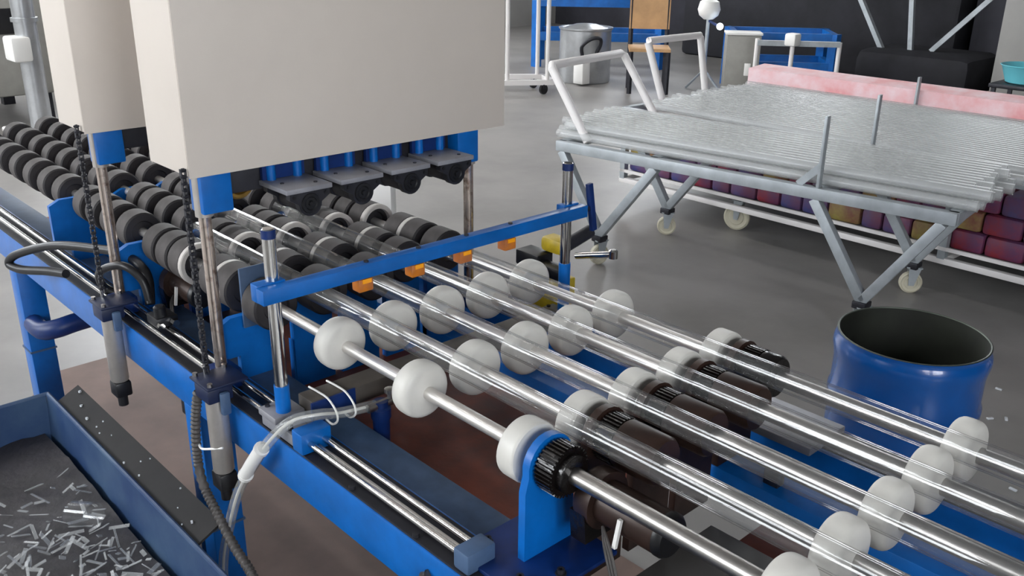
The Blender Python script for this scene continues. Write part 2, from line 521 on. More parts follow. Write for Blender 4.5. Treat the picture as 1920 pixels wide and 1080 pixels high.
for j in range(5):
    y = j * .125
    s = thing('roller_shaft', (-.6, y, ZR), 'steel roller shaft with white and black rollers ' + END[j], 'roller shaft', 'roller shafts of the conveyor')
    MB().cyl((-2.75, y, ZR), (.36, y, ZR), .0118, 18).build('shaft', 'brushed', s)
    MB().cyl((.36, y, ZR), (1.75, y, ZR), .0135, 18).build('shaft', 'steel', s)
    for i, wx in enumerate(WR):
        if rnd_roller is None:
            rnd_roller = MB().lathe((0, 0, 0), (1, 0, 0), roller_profile(.043, .0508), 36, False).build('white_roller', 'nylon', s, loc=(0, 0, 0))
            rnd_roller.location = Vector((wx, y, ZR)) - s.location
        else:
            share(rnd_roller, 'white_roller', (wx, y, ZR), s)
    if flat_roller is None:
        flat_roller = MB().lathe((0, 0, 0), (1, 0, 0), flat_profile(.036, .0505), 36, False).build('white_roller', 'nylon', s, loc=(0, 0, 0))
        flat_roller.location = Vector((.268, y, ZR)) - s.location
    else:
        share(flat_roller, 'white_roller', (.268, y, ZR), s)
    for k, bx in enumerate(BLK):
        bx = bx + (.05 if j % 2 else 0) + random.uniform(-.008, .008)
        if blk_roller is None:
            blk_roller = MB().lathe((0, 0, 0), (1, 0, 0), [(-.03, 0), (-.03, .047), (-.026, .051), (.026, .051), (.03, .047), (.03, .03), (.024, .027), (.024, 0)], 28, False).build('black_roller', 'black_rubber', s, loc=(0, 0, 0))
            blk_roller.data.materials.append(M['roller_side'])
            for pf in blk_roller.data.polygons:
                if abs(pf.normal.x) < .5 and pf.center.yz.length > .04:
                    pf.material_index = 1
            blk_roller.location = Vector((bx, y, ZR)) - s.location
        else:
            share(blk_roller, 'black_roller', (bx, y, ZR), s)
    # sleeves with a pale ring end
    for k, (bx, ring) in enumerate(((-.875, True), (-.715, True), (-.645, False), (-.515, False))):
        if j in (3, 4) and k == 3:
            bx = -.56
        o = share(blk_roller, 'black_roller', (bx, y, ZR), s)
        if ring:
            r = MB().lathe((bx + .03, y, ZR), (1, 0, 0), [(0, .0515), (.012, .0515), (.014, .049), (.014, .040), (.002, .038), (0, .0515)], 28, False).build('pale_ring', 'ring_plastic', s)
    # greasy gear
    g = MB()
    gear_profile(g, .324, .356, y, ZR, .041, 36)
    g.build('gear', 'grease', s, smooth=False)
    MB().lathe((.356, y, ZR), (1, 0, 0), [(0, .030), (.010, .030), (.012, .027), (.012, 0)], 24).build('gear_hub', 'grease', s)
    if j:
        MB().lathe((.358, y, ZR), (1, 0, 0), [(0, .040), (.028 if j == 4 else .07, .040), (.034 if j == 4 else .076, .036), (.034 if j == 4 else .076, 0)], 22).build('gear_cover', 'grease' if j == 4 else 'brown_housing', s)
    MB().cyl((.2862, y + .015, ZR + .012), (.294, y + .015, ZR + .012), .006, 10).build('set_screw', 'steel', s)

# gear motors
def motor(x, y, z, label):
    t = thing('gear_motor', (x, y, z - .09), label, 'motor', 'gear motors under the roller shafts')
    MB().lathe((x, y, z), (1, 0, 0), [(0, .02), (0, .044), (.004, .046), (.03, .046), (.03, .0335), (.140, .0335), (.144, .031), (.144, 0)], 28).build('motor_body', 'motor_body', t)
    MB().lathe((x + .138, y, z), (1, 0, 0), [(0, .0345), (.008, .0345), (.014, .030), (.016, 0)], 28).build('end_cap', 'black_plastic', t)
    MB().prism([(x - .005, y - .045, z - .01), (x - .005, y - .040, z - .062), (x - .005, y + .035, z - .062), (x - .005, y + .045, z - .01)], (.03, 0, 0)).build('gearbox', 'grease', t)
    MB().bar((x + .085, y - .036, z + .012), (x + .082, y - .042, z - .035), .006).build('wire_tie', 'white_plastic', t)
    for k in range(3):
        MB().sweep([(x + .05, y - .032, z - .02), (x + .07 + .006 * k, y - .050, z - .035), (x + .09 + .006 * k, y - .055, z - .075), (x + .10 + .004 * k, y - .05, z - .105)], .0022, 6, 5).build('wire', 'conduit', t)
    return t
motor(.362, .048, ZR - .052, 'dark brown gear motor with tied wires behind the greasy front gear')
m2 = motor(-1.04, .02, .76, 'dark gear motor under the black rollers beside the first press post')

# ------------------------------------------------------------------ glass tubes on the rollers
TN = ['nearest the blue front rail', 'second from the blue front rail', 'third from the blue front rail', 'nearest the blue drum']
for j in range(4):
    y = .0625 + .125 * j
    o = MB().pipe(((-.98, -1.10, -1.02, -.47)[j], y, ZR + .0352), (2.2, y, ZR + .0352), .0213, .0188, 40).build('glass_tube', 'tube_glass')
    tag(o, 'clear glass tube lying on the white rollers, ' + TN[j], 'glass tube', 'glass tubes on the conveyor')

# ------------------------------------------------------------------ sensor gantry
XG = -.285
g = thing('sensor_gantry', (XG, .27, .70), 'blue crossbar with four amber sensors on two chrome posts', 'gantry')
for yy in (-.110, .652):
    po = MB().lathe((XG, yy, .725), (0, 0, 1), [(0, .0125), (.375, .0125), (.378, .010), (.378, 0)], 20).build('post', 'chrome', g)
    MB().cyl((XG, yy, .725), (XG, yy, .795), .0145, 20).build('blue_sleeve', 'blue_paint', po)
    if yy > 0:
        MB().cyl((XG, yy, .725), (XG, yy, .86), .0142, 20).build('blue_sleeve', 'blue_paint', po)
    MB().cyl((XG, yy, 1.085), (XG, yy, 1.101), .0132, 16).build('post_cap', 'navy_paint', po)
    b = MB().box((XG - .045, yy - .030, .7252), (XG + .02, yy + .035, .740), .003)
    b.box((XG - .045, yy - .024, .701), (XG + .075, yy + .035, .725), .003)
    sb = b.build('slide_block', 'grey_plate', g)
    MB().box((XG + .075, yy - .028, .700), (XG + .11, yy + .035, .742), .003).build('clamp_block', 'blue_paint', sb)
    for bx in (-.035, .05):
        MB().cyl((XG + bx, yy - .015, .725), (XG + bx, yy - .015, .744), .005, 8).build('bolt', 'dark_steel', sb)
MB().box((XG + .0125, -.150, ZR + .115), (XG + .0375, .685, ZR + .143), .0015).build('crossbar', 'blue_paint', g)
MB().box((XG - .012, -.148, ZR + .112), (XG + .013, -.09, ZR + .146), .002).build('bar_clamp', 'blue_paint', g)
MB().box((XG - .012, .63, ZR + .112), (XG + .013, .68, ZR + .146), .002).build('bar_clamp', 'blue_paint', g)
MB().bar((XG + .024, .70, ZR + .19), (XG + .03, .715, ZR + .075), .012, .016, .002).build('lever_plate', 'navy_paint', g)
MB().cyl((XG + .025, .684, ZR + .13), (XG + .025, .705, ZR + .13), .006, 10).build('lever_bolt', 'dark_steel', g)
for j in range(4):
    y = .0655 + .125 * j
    sc = MB().box((XG + .012, y - .0165, ZR + .0885), (XG + .038, y + .0165, ZR + .1148), .003).build('sensor', 'amber', g)
    tag(sc, 'amber translucent sensor block')
    MB().box((XG + .038, y - .009, ZR + .106), (XG + .0395, y + .011, ZR + .1145)).build('lens', 'amber_lens', sc)
    MB().cyl((XG + .025, y + .01, ZR + .143), (XG + .025, y + .01, ZR + .1465), .005, 8).build('screw', 'dark_steel', g)
MB().box((XG - .01, -.072, .722), (XG + .045, .60, .760), .003).build('cross_beam', 'motor_grey', g)
MB().box((XG + .046, -.078, .717), (XG + .05, .02, .762)).build('clear_cover', 'navy_paint', g)
for yy in (-.045, -.005):
    MB().sweep([(XG - .013, yy, .763), (XG + .02, yy, .765), (XG + .055, yy, .764), (XG + .088, yy - .004, .752), (XG + .094, yy - .006, .735), (XG + .075, yy - .006, .720), (XG + .053, yy - .006, .722)], .0022, 6, 5).build('cable_tie', 'white_plastic', g)
t = thing('air_valve', (XG + .09, .05, .63), 'dark blue air valve with steel fitting at the hose end', 'valve')
MB().lathe((XG + .09, .05, .64), (0, 0, 1), [(0, .012), (.003, .016), (.06, .017), (.065, .020), (.085, .020), (.088, .015), (.100, .015), (.100, 0)], 18).build('valve_body', 'navy_paint', t)
MB().cyl((XG + .09, .02, .732), (XG + .09, .078, .732), .009, 12).build('fitting', 'steel', t)
MB().lathe((XG + .10, .066, .745), (0, 0, 1), [(0, .006), (.012, .006), (.012, .011), (.020, .011), (.020, 0)], 10).build('nut', 'steel', t)

# ------------------------------------------------------------------ press heads
def chain_mesh(x, y, z0, z1):
    mb = MB()
    n = int((z1 - z0) / .0127)
    for k in range(n):
        z = z0 + k * .0127
        off = .0028 if k % 2 else .0044
        for s in (-1, 1):
            mb.box((x - .0045, y + s * off - .0008, z - .0085), (x + .0045, y + s * off + .0008, z + .0085))
        mb.cyl((x, y - .0062, z + .006), (x, y + .0062, z + .006), .0024, 6)
        mb.cyl((x, y - .0024, z + .006), (x, y + .0024, z + .006), .0042, 8)
    return mb
def press_head(xf, y0, y1, depth, zb, label, post_y, chain_to, ajar):
    t = thing('press_head', (xf - depth / 2, (y0 + y1) / 2, .70), label, 'machine head', 'cream press heads over the conveyor')
    zt = 1.86
    e = .0025
    MB().box((xf - e, y0, zb), (xf, y1, zt), .001).build('front_panel', 'cream_paint', t)
    MB().box((xf - depth, y0, zb + .004), (xf - e - .0012, y0 + e, zt), .0005).build('side_panel', 'cream_paint', t)
    MB().box((xf - depth, y1 - e, zb), (xf - e, y1, zt)).build('side_panel', 'cream_paint', t)
    MB().box((xf - depth, y0 + e, zb), (xf - depth + e, y1 - e, zt)).build('back_panel', 'cream_paint', t)
    MB().box((xf - depth - .002, y0 - .002, zt), (xf + .002, y1 + .002, zt + .004)).build('top_panel', 'cream_paint', t)
    MB().box((xf - depth + .004, y0 + .006, zb + .025), (xf - .006, y1 - .006, zb + .045)).build('floor_plate', 'dark_steel', t)
    for px in (xf - .035, xf - depth + .035):
        for py, sgn in ((post_y[0], 1), (post_y[1], -1)):
            if px < xf - .1 and sgn > 0:
                continue
            MB().box((px - .027, min(py - .012 * sgn, py + .052 * sgn), zb - .078), (px + .027, max(py - .012 * sgn, py + .052 * sgn), zb + .028), .004).build('corner_block', 'blue_paint', t)
    for px in (xf - .035,):
        for py in post_y:
            c = MB().cyl((px + .002, py, .742), (px + .002, py, zb + .02), .0125, 18).build('post', 'rusted_chrome', t)
            MB().cyl((px + .002, py, zb - .085), (px + .002, py, zb + .0), .0175, 18).build('bushing', 'aluminium', c)
            MB().box((px - .03, py - .022, .700), (px + .034, py + .03, .742), .004).build('post_foot', 'navy_paint', c)
    MB().box((xf - .15, post_y[0] + .055, zb - .055), (xf - .040, post_y[1] - .055, zb + .024), .003).build('head_beam', 'dark_steel', t)
    # four press units
    for j in range(4):
        y = .062 + .125 * j
        zt2 = zb - .035
        pl = MB().box((xf - .035, y - .052, zt2 - .010), (xf + .075, y + .052, zt2), .0015).build('press_plate', 'grey_plate', t)
        for s in (-1, 1):
            MB().cyl((xf - .022, y + s * .03, zt2), (xf - .022, y + s * .03, zt2 + .045), .0095, 12).build('lug', 'blue_paint', pl)
        MB().box((xf - .033, y - .048, zt2 + .0005), (xf - .024, y + .048, zt2 + .05)).build('lug_bracket', 'navy_paint', t)
        for fx in (xf + .058, xf - .03):
            hp = [(fx, y - .045, zt2 - .010), (fx, y - .045, zt2 - .022)]
            for k in range(11):
                a = PI + PI * k / 10
                hp.append((fx, y + .026 * math.cos(a), zt2 - .034 + .026 * math.sin(a)))
            hp += [(fx, y + .045, zt2 - .022), (fx, y + .045, zt2 - .010)]
            h = MB().prism(hp, (.016, 0, 0)).build('bearing_housing', 'dark_steel', t)
            if fx > xf:
                MB().lathe((fx + .016, y, zt2 - .034), (1, 0, 0), [(0, .021), (.003, .020), (.003, .014), (.001, .012), (.001, .006), (.006, .005), (.006, 0)], 20).build('bearing', 'black_plastic', h)
                for s in (-1, 1):
                    MB().cyl((fx + .016, y + s * .036, zt2 - .017), (fx + .0185, y + s * .036, zt2 - .017), .004, 8).build('bolt', 'black_plastic', h)
                for bx, by in ((.05, .028), (.02, -.03)):
                    MB().cyl((xf + bx, y + by, zt2), (xf + bx, y + by, zt2 + .002), .004, 8).build('screw', 'dark_steel', pl)
        MB().lathe((xf - .014, y, zt2 - .034), (1, 0, 0), [(0, 0), (0, .020), (.004, .023), (.06, .023), (.064, .020), (.064, 0)], 22).build('press_roller', 'black_rubber', t)
    # chain down to the air cylinder
    cx, cy, cz = chain_to
    chain_mesh(cx, cy, cz, zb + .03).build('chain', 'dark_steel', t)
    return t
press_head(-.50, -.148, .650, .175, ZR + .2945, 'cream sheet metal press head beside the sensor gantry', (-.112, .563), (-.505, -.157, ZR - .10), False)
press_head(-1.035, -.148, .650, .165, ZR + .293, 'cream sheet metal press head farther from the sensor gantry', (-.112, .563), (-1.055, -.157, ZR - .09), True)
wh = MB().lathe((-.60, -.005, ZR + .245), (1, 0, 0), [(-.012, .0), (-.012, .030), (-.008, .034), (.008, .034), (.012, .030), (.012, .024), (.004, .020), (.004, .008), (.014, .008), (.014, 0)], 24)
tag(wh.build('chain_wheel', 'brass'), 'brass coloured chain wheel under the press head beside the gantry', 'wheel')

# ------------------------------------------------------------------ air cylinders
def air_cylinder(x, y, label):
    t = thing('air_cylinder', (x, y, .50), label, 'cylinder', 'air cylinders hanging from the front rail')
    MB().lathe((x, y, .548), (0, 0, 1), [(0, .0195), (.003, .0215), (.165, .0215), (.170, .0215), (.170, 0)], 26).build('barrel', 'aluminium', t)
    MB().box((x - .022, y - .020, .508), (x + .022, y + .020, .548), .006).build('end_cap', 'black_plastic', t)
    MB().cyl((x, y, .480), (x, y, .51), .012, 14).build('cable_gland', 'black_plastic', t)
    MB().box((x - .035, y - .027, .716), (x + .026, y + .027, .7475), .004).build('top_collar', 'ink_blue', t)
    MB().box((x - .052, y - .028, .7475), (x + .030, y + .060, .7535), .002).build('mount_plate', 'ink_blue', t)
    MB().box((x + .026, y - .006, .690), (x + .040, y + .014, .740), .005).build('clamp', 'dull_blue', t)
    for bx, by in ((-.045, -.018), (.02, -.018), (-.045, .045)):
        MB().cyl((x + bx, y + by, .7535), (x + bx, y + by, .760), .0055, 8).build('bolt', 'steel', t)
    MB().cyl((x - .045, y + .004, .7535), (x - .045, y + .004, .772), .004, 8).build('chain_pin', 'chrome', t)
    return t
air_cylinder(-.462, -.163, 'dull aluminium air cylinder beside the corrugated conduit')
air_cylinder(-1.01, -.163, 'dull aluminium air cylinder below the looped black hose')
# small limit switch clamp on the rail
t = thing('rail_clamp', (-.86, -.10, .70), 'small black clamp with bright steel nuts on the front rail', 'clamp')
MB().box((-.90, -.118, .7255), (-.84, -.066, .75), .004).build('clamp_body', 'black_plastic', t)
MB().lathe((-.86, -.10, .75), (0, 0, 1), [(0, .014), (.022, .014), (.026, .010), (.026, 0)], 14).build('knob', 'black_plastic', t)
MB().cyl((-.838, -.112, .736), (-.826, -.112, .736), .008, 6).build('nut', 'chrome', t)
MB().cyl((-.838, -.080, .738), (-.820, -.080, .738), .009, 6).build('nut', 'chrome', t)
t = thing('rail_stop', (-.70, -.128, .57), 'small black stop bolt hanging under the front rail', 'stop')
MB().box((-.725, -.132, .562), (-.69, -.10, .602), .004).build('stop_body', 'black_plastic', t)
MB().cyl((-.725, -.118, .58), (-.738, -.118, .58), .007, 8).build('stop_nut', 'steel', t)

# ------------------------------------------------------------------ hoses and conduits
h = MB().sweep([(XG + .085, .04, .732), (XG + .075, -.03, .737), (-.20, -.085, .757), (-.222, -.130, .750), (-.262, -.158, .700), (-.318, -.162, .632), (-.398, -.165, .530), (-.462, -.166, .410), (-.52, -.167, .26), (-.54, -.167, .02)], .0105, 14, 8)
hs = thing('clear_hose', (-.35, -.16, .0), 'clear plastic hose curving over the front rail with white joint', 'hose')
h.build('hose', 'hose_clear', hs)
MB().sweep([(XG + .085, .04, .732), (XG + .075, -.03, .737), (-.20, -.085, .757), (-.222, -.130, .750), (-.262, -.158, .700), (-.318, -.162, .632), (-.398, -.165, .530), (-.462, -.166, .410), (-.52, -.167, .26), (-.54, -.167, .02)], .0032, 8, 8).build('inner_line', 'white_plastic', hs)
MB().sweep([(-.280, -.166, .680), (-.318, -.170, .632), (-.352, -.170, .590)], .0125, 12, 6).build('joint', 'white_plastic', hs)
for q in ((-.283, -.164, .677), (-.352, -.168, .590)):
    MB().lathe(Vector(q) + Vector((.003, 0, .004)), (-.6, 0, -.75), [(0, .015), (.010, .015)], 14).build('joint_collar', 'white_plastic', hs)
ct = thing('corrugated_conduit', (-.47, -.20, 0), 'dark corrugated conduit hanging beside the air cylinder', 'conduit')
MB().sweep([(-.500, -.182, .722), (-.508, -.190, .66), (-.510, -.196, .58), (-.490, -.200, .52), (-.440, -.200, .475), (-.36, -.205, .435), (-.27, -.21, .405), (-.15, -.23, .33), (-.05, -.24, .2), (-.02, -.24, .02)], .0095, 12, 8, ripple=.0012, pitch=.008).build('conduit', 'conduit', ct)
MB().sweep([(-.5195, -.186, .60), (-.485, -.196, .602), (-.462, -.187, .607), (-.44, -.17, .612)], .0025, 6, 5).build('cable_tie', 'white_plastic', ct)
MB().lathe((-.5215, -.190, .598), (0, 0, 1), [(0, .004), (.003, .007), (.009, .007), (.012, .004)], 8).build('tie_head', 'white_plastic', ct)
c2 = MB().sweep([(.255, -.165, .02), (.235, -.165, .40), (.205, -.160, .58), (.19, -.148, .640), (.20, -.138, .655)], .012, 12, 8, ripple=.0014, pitch=.009)
tag(c2.build('corrugated_conduit', 'conduit'), 'black corrugated conduit entering the outer face of the front rail', 'conduit')
bh = MB().sweep([(-.98, -.075, .735), (-1.02, -.06, .80), (-1.12, -.07, .825), (-1.25, -.10, .815), (-1.42, -.15, .79), (-1.58, -.20, .735), (-1.62, -.215, .70), (-1.56, -.20, .695), (-1.44, -.165, .715), (-1.36, -.145, .725)], .012, 12, 8)
tag(bh.build('black_hose', 'black_plastic'), 'thick black hose looping over the front rail by the tall leg', 'hose')
bh2 = MB().sweep([(-1.10, -.07, .712), (-1.16, -.115, .735), (-1.12, -.135, .795), (-1.03, -.11, .83), (-.985, -.085, .80), (-.97, -.08, .75)], .010, 12, 8)
tag(bh2.build('black_hose', 'black_plastic'), 'short black hose arched above the far air cylinder', 'hose')

# ------------------------------------------------------------------ hand crank and drive on the far rail
t = thing('hand_crank', (-.36, .74, .70), 'yellow and black drive with chrome hand crank behind the gantry', 'crank')
MB().box((-.45, .66, .7), (-.31, .72, .80), .004).build('drive_base', 'yellow_paint', t)
MB().box((-.47, .665, .805), (-.39, .72, .845), .004).build('black_box', 'black_plastic', t)
MB().box((-.42, .70, .845), (-.35, .75, .885), .012).build('yellow_cap', 'yellow_paint', t)
MB().cyl((-.36, .71, .86), (-.36, .82, .885), .017, 16).build('spindle', 'dark_steel', t)
MB().cyl((-.32, .73, .85), (-.215, .745, .878), .0085, 14).build('crank_arm', 'chrome', t)
MB().lathe((-.215, .745, .868), (0, 0, 1), [(0, .011), (.018, .011), (.022, .007), (.022, 0)], 12).build('crank_end', 'chrome', t)
MB().box((-.40, .66, .80), (-.31, .70, .83), .004).build('drive_cap', 'black_plastic', t)

# ------------------------------------------------------------------ bin of broken glass
bn = thing('glass_bin', (-.6, -.6, 0), 'blue steel bin full of broken glass below the front rail', 'bin')
bx0, bx1, by0, by1, bz = -1.335, .15, -1.15, -.25, .412
MB().prism([(bx0, by1, bz), (bx1, by1, bz), (bx1, by1 - .02, .06), (bx0, by1 - .02, .06)], (0, -.006, 0)).build('side_wall', 'bin_blue', bn)
MB().prism([(bx0, by0, bz), (bx1, by0, bz), (bx1, by0 + .02, .06), (bx0, by0 + .02, .06)], (0, .006, 0)).build('side_wall', 'bin_blue', bn)
MB().box((bx0, by0 + .006, .06), (bx0 + .006, by1 - .008, bz)).build('end_wall', 'bin_blue', bn)
MB().box((bx1 - .006, by0 + .006, .06), (bx1, by1 - .008, bz)).build('end_wall', 'bin_blue', bn)
MB().box((bx0, by0 + .02, .05), (bx1, by1 - .02, .06)).build('bin_floor', 'bin_blue', bn)
MB().sweep([(bx0, by1, bz), (bx1, by1, bz)], .006, 8, 0).build('rolled_rim', 'bin_blue', bn)
MB().sweep([(bx0, by0, bz), (bx0, by1, bz)], .006, 8, 0).build('rolled_rim', 'bin_blue', bn)
for lx in (bx0 + .1, bx1 - .1):
    for ly in (by0 + .1, by1 - .1):
        MB().cyl((lx, ly, 0), (lx, ly, .052), .02, 12).build('foot', 'navy_paint', bn)
MB().prism([(-1.28, -.186, .438), (-1.28, -.252, .404), (-1.28, -.252, .398), (-1.28, -.186, .431)], (.83, 0, 0)).build('side_ledge', 'dirty_edge', bn)
for gx in (-1.27, -.93, -.50):
    MB().prism([(gx, -.195, .432), (gx, -.215, .421), (gx, -.215, .0), (gx, -.195, .0)], (.022, 0, 0)).build('ledge_leg', 'blue_paint', bn)
# heap of cullet
mb = MB()
nx, ny = 46, 30
gv = []
for i in range(nx + 1):
    row = []
    for k in range(ny + 1):
        x = bx0 + .008 + (bx1 - bx0 - .016) * i / nx
        y = by0 + .03 + (by1 - by0 - .058) * k / ny
        row.append(mb.bm.verts.new((x, y, .305 + .012 * math.sin(7 * x) * math.sin(9 * y) + random.uniform(-.004, .004))))
    gv.append(row)
for i in range(nx):
    for k in range(ny):
        mb.bm.faces.new((gv[i][k], gv[i + 1][k], gv[i + 1][k + 1], gv[i][k + 1]))
tag(mb.build('cullet_bed', 'sludge'), 'dark wet bed of crushed glass inside the blue bin', 'crushed glass', kind='stuff')
mb = MB()
for k in range(1500):
    x = random.uniform(bx0 + .25, bx1 - .02)
    y = random.uniform(by0 + .04, by1 - .035)
    if random.random() > (x - bx0) / .75 + .1:
        continue
    L, W = random.uniform(.006, .028), random.uniform(.0015, .005)
    rot = Matrix.Rotation(random.uniform(0, 2 * PI), 3, 'Z') @ Matrix.Rotation(random.uniform(-.7, .7), 3, 'Y') @ Matrix.Rotation(random.uniform(-.6, .6), 3, 'X')
    c = Vector((x, y, .312 + .012 * math.sin(7 * x) * math.sin(9 * y) + random.uniform(-.001, .006)))
    mb.box(c - Vector((L, W, .0009)), c + Vector((L, W, .0009)), 0, rot)
tag(mb.build('glass_shards', 'cart_glass', smooth=False), 'clear and white glass shards scattered in the blue bin', 'glass shards', kind='stuff')
mb = MB()
for k in range(16):
    x = random.uniform(-1.24, -.40)
    s = random.uniform(.001, .003)
    u = random.uniform(.1, .9)
    c = Vector((x, -.188 - .062 * u, .4385 - .034 * u + s))
    mb.box(c - Vector((s, s * .8, s)), c + Vector((s, s * .8, s)), 0, Matrix.Rotation(random.uniform(0, 3), 3, 'Z'))
tag(mb.build('glass_crumbs', 'shard', smooth=False), 'bright glass crumbs on the dirty tray flange', 'glass crumbs', kind='stuff')
sh = MB().pipe((-.86, -.36, .326), (-.80, -.335, .340), .030, .027, 24)
tag(sh.build('broken_tube_end', 'tube_glass'), 'ring-shaped broken tube end lying in the blue bin', 'glass piece')

# ------------------------------------------------------------------ blue drum
dx, dy = .185, 1.575
d = thing('steel_drum', (dx, dy, 0), 'open blue steel drum standing behind the conveyor', 'drum')
R = .200
prof = [(0, R - .006), (.004, R - .002), (.012, R)]
for zz in (.19, .37):
    prof += [(zz - .02, R), (zz - .008, R + .006), (zz + .008, R + .006), (zz + .02, R)]
prof += [(.47, R), (.49, R + .003), (.515, R + .008), (.530, R + .007), (.542, R + .001), (.550, R - .001), (.556, R + .0015), (.558, R - .001), (.556, R - .005), (.545, R - .006), (.02, R - .008), (.018, 0)]
MB().lathe((dx, dy, 0), (0, 0, 1), [(0, 0)] + prof[:-4], 56, False).build('drum_shell', 'drum_blue', d)
MB().lathe((dx, dy, 0), (0, 0, 1), [(.5575, R - .0005), (.5570, R - .0055), (.545, R - .0065), (.02, R - .0085), (.018, 0)], 56, False).build('drum_inside', 'drum_inside', d)
MB().lathe((dx, dy, .5565), (0, 0, 1), [(0, R - .005), (.002, R - .004), (.003, R - .001), (.001, R + .002)], 56, False).build('rim_edge', 'drum_lip', d)

# ------------------------------------------------------------------ glass carts
ANG = math.radians(7.22)
A = Vector((-2.10, 2.49, 0))
U = Vector((math.cos(ANG), math.sin(ANG), 0))
V = Vector((-math.sin(ANG), math.cos(ANG), 0))
def uv(u, v, z):
    return A + U * u + V * v + Vector((0, 0, z))
def caster(parent, u, v, r, m, turn=0.0):
    p = uv(u, v, 0)
    d = (U * math.cos(turn) + V * math.sin(turn))
    ax = Vector((-d.y, d.x, 0))
    w = MB().lathe(p + Vector((0, 0, r)) - ax * .014, ax, [(0, .0), (0, r * .55), (.004, r * .6), (.003, r * .8), (0, r * .86), (.004, r), (.024, r), (.028, r * .86), (.025, r * .8), (.024, r * .6), (.028, r * .55), (.028, 0)], 26).build('caster_wheel', m, parent)
    mb = MB()
    for s in (-1, 1):
        q = p + ax * (.02 * s)
        mb.prism([q + d * (-.02) + Vector((0, 0, r * 2 + .022)), q + d * .035 + Vector((0, 0, r * 2 + .022)), q + d * .012 + Vector((0, 0, r - .012)), q + d * (-.012) + Vector((0, 0, r - .012))], ax * (.003 * s))
    mb.prism([p + d * a + ax * b + Vector((0, 0, r * 2 + .022)) for a, b in ((-.03, -.025), (.04, -.025), (.04, .025), (-.03, .025))], (0, 0, .006))
    mb.cyl(p + Vector((0, 0, r)) - ax * .024, p + Vector((0, 0, r)) + ax * .024, .006, 8)
    mb.build('caster_bracket', 'galvanised', parent)
def vleg(parent, u0, u1, ua, v, ztop, zap, w):
    for a in (u0, u1):
        MB().bar(uv(a, v, ztop), uv(ua, v, zap), w, w, .003, up=tuple(V)).build('leg', 'galvanised', parent)
    MB().box(uv(ua, v, zap - .02) - Vector((.03, .03, .012)), uv(ua, v, zap - .02) + Vector((.03, .03, .02)), .004).build('leg_foot', 'dark_steel', parent)
zt = .60
c1 = thing('glass_cart', uv(.96, .35, 0), 'galvanised glass cart with V shaped legs and white handle, nearer the drum', 'cart')
for a, b in (((0, 0), (1.93, 0)), ((0, .68), (1.93, .68)), ((.02, 0), (.02, .68)), ((.56, 0), (.56, .68)), ((1.36, 0), (1.36, .68)), ((1.91, 0), (1.91, .68))):
    MB().bar(uv(*a, zt - .025), uv(*b, zt - .025), .045, .05, .003).build('frame_bar', 'galvanised', c1)
vleg(c1, .03, .58, .28, 0, zt - .05, .155, .042)
vleg(c1, 1.36, 1.88, 1.62, 0, zt - .05, .155, .042)
vleg(c1, .03, .58, .28, .66, zt - .05, .155, .042)
vleg(c1, 1.36, 1.88, 1.62, .66, zt - .05, .155, .042)
for a, v in ((.28, 0), (1.62, 0), (.28, .66), (1.62, .66)):
    caster(c1, a, v, .052, 'caster_wheel', .5 if v else 1.2)
for a, v in ((1.37, 0), (1.34, .68)):
    MB().bar(uv(a, v, zt), uv(a, v, zt + .30), .034, .012, .001, up=tuple(U)).build('stake', 'galvanised', c1)
MB().bar(uv(1.28, 0, zt + .0), uv(1.37, 0, zt + .09), .012, .03).build('stake_gusset', 'galvanised', c1)
MB().sweep([uv(.14, .06, zt + .0), uv(-.10, .06, zt + .345), uv(-.11, .075, zt + .355), uv(-.125, .72, zt + .355), uv(-.11, .735, zt + .345), uv(.14, .735, zt + .0)], .022, 14, 0).build('handle', 'white_pipe', c1)
for layer in range(2):
    n = 13 - layer
    for k in range(n):
        r = .0225
        v = .03 + r + .0468 * (k + .5 * layer)
        z = zt + r + .001 + layer * .0405
        off = random.uniform(-.05, .05)
        o = MB().pipe(uv(-.05 + off, v, z), uv(1.97 + off, v, z), r, r - .0025, 18).build('glass_tube', 'cart_glass')
        tag(o, ['long glass tube in the bottom layer on the cart nearer the drum', 'long glass tube in the top layer on the cart nearer the drum'][layer], 'glass tube', 'glass tubes stacked on the nearer cart')
# second cart, with a lower shelf of coloured packages
A, U, V = Vector((-2.5, 3.47, 0)), Vector((1, 0, 0)), Vector((0, 1, 0))
c2 = thing('glass_cart', uv(2.0, .65, 0), 'glass cart with coloured packages on its low shelf, behind the nearer cart', 'cart')
v0, v1, ua, ub = 0, 1.30, 0, 4.0
for a, b in (((ua, v0), (ub, v0)), ((ua, v1), (ub, v1)), ((ua, v0), (ua, v1)), ((2.0, v0), (2.0, v1)), ((ub, v0), (ub, v1))):
    MB().bar(uv(*a, zt - .02), uv(*b, zt - .02), .04, .04, .003).build('frame_bar', 'galvanised', c2)
    MB().bar(uv(*a, .155), uv(*b, .155), .035, .03, .003).build('shelf_bar', 'white_pipe', c2)
MB().prism([uv(ua, v0, .205), uv(ub, v0, .205), uv(ub, v1, .205), uv(ua, v1, .205)], (0, 0, .006)).build('shelf_board', 'grey_plate', c2)
for a in (ua + .02, 2.0, ub - .02):
    for v in (v0, v1):
        MB().bar(uv(a, v, .165), uv(a, v, zt - .03), .036).build('post', 'galvanised', c2)
for a in (.80, 3.3):
    for v in (v0 + .09, v1 - .09):
        caster(c2, a, v, .075, 'caster_wheel', .25)
        MB().box(uv(a, v, .185) - Vector((.04, .04, .006)), uv(a, v, .185) + Vector((.04, .04, .021)), .002).build('caster_pad', 'dark_steel', c2)
MB().sweep([uv(.06, .30, zt - .02), uv(-.03, .22, zt + .36), uv(-.03, .225, zt + .37), uv(-.03, .74, zt + .37), uv(-.03, .745, zt + .36), uv(.04, .76, zt - .02)], .022, 14, 0).build('handle', 'white_pipe', c2)
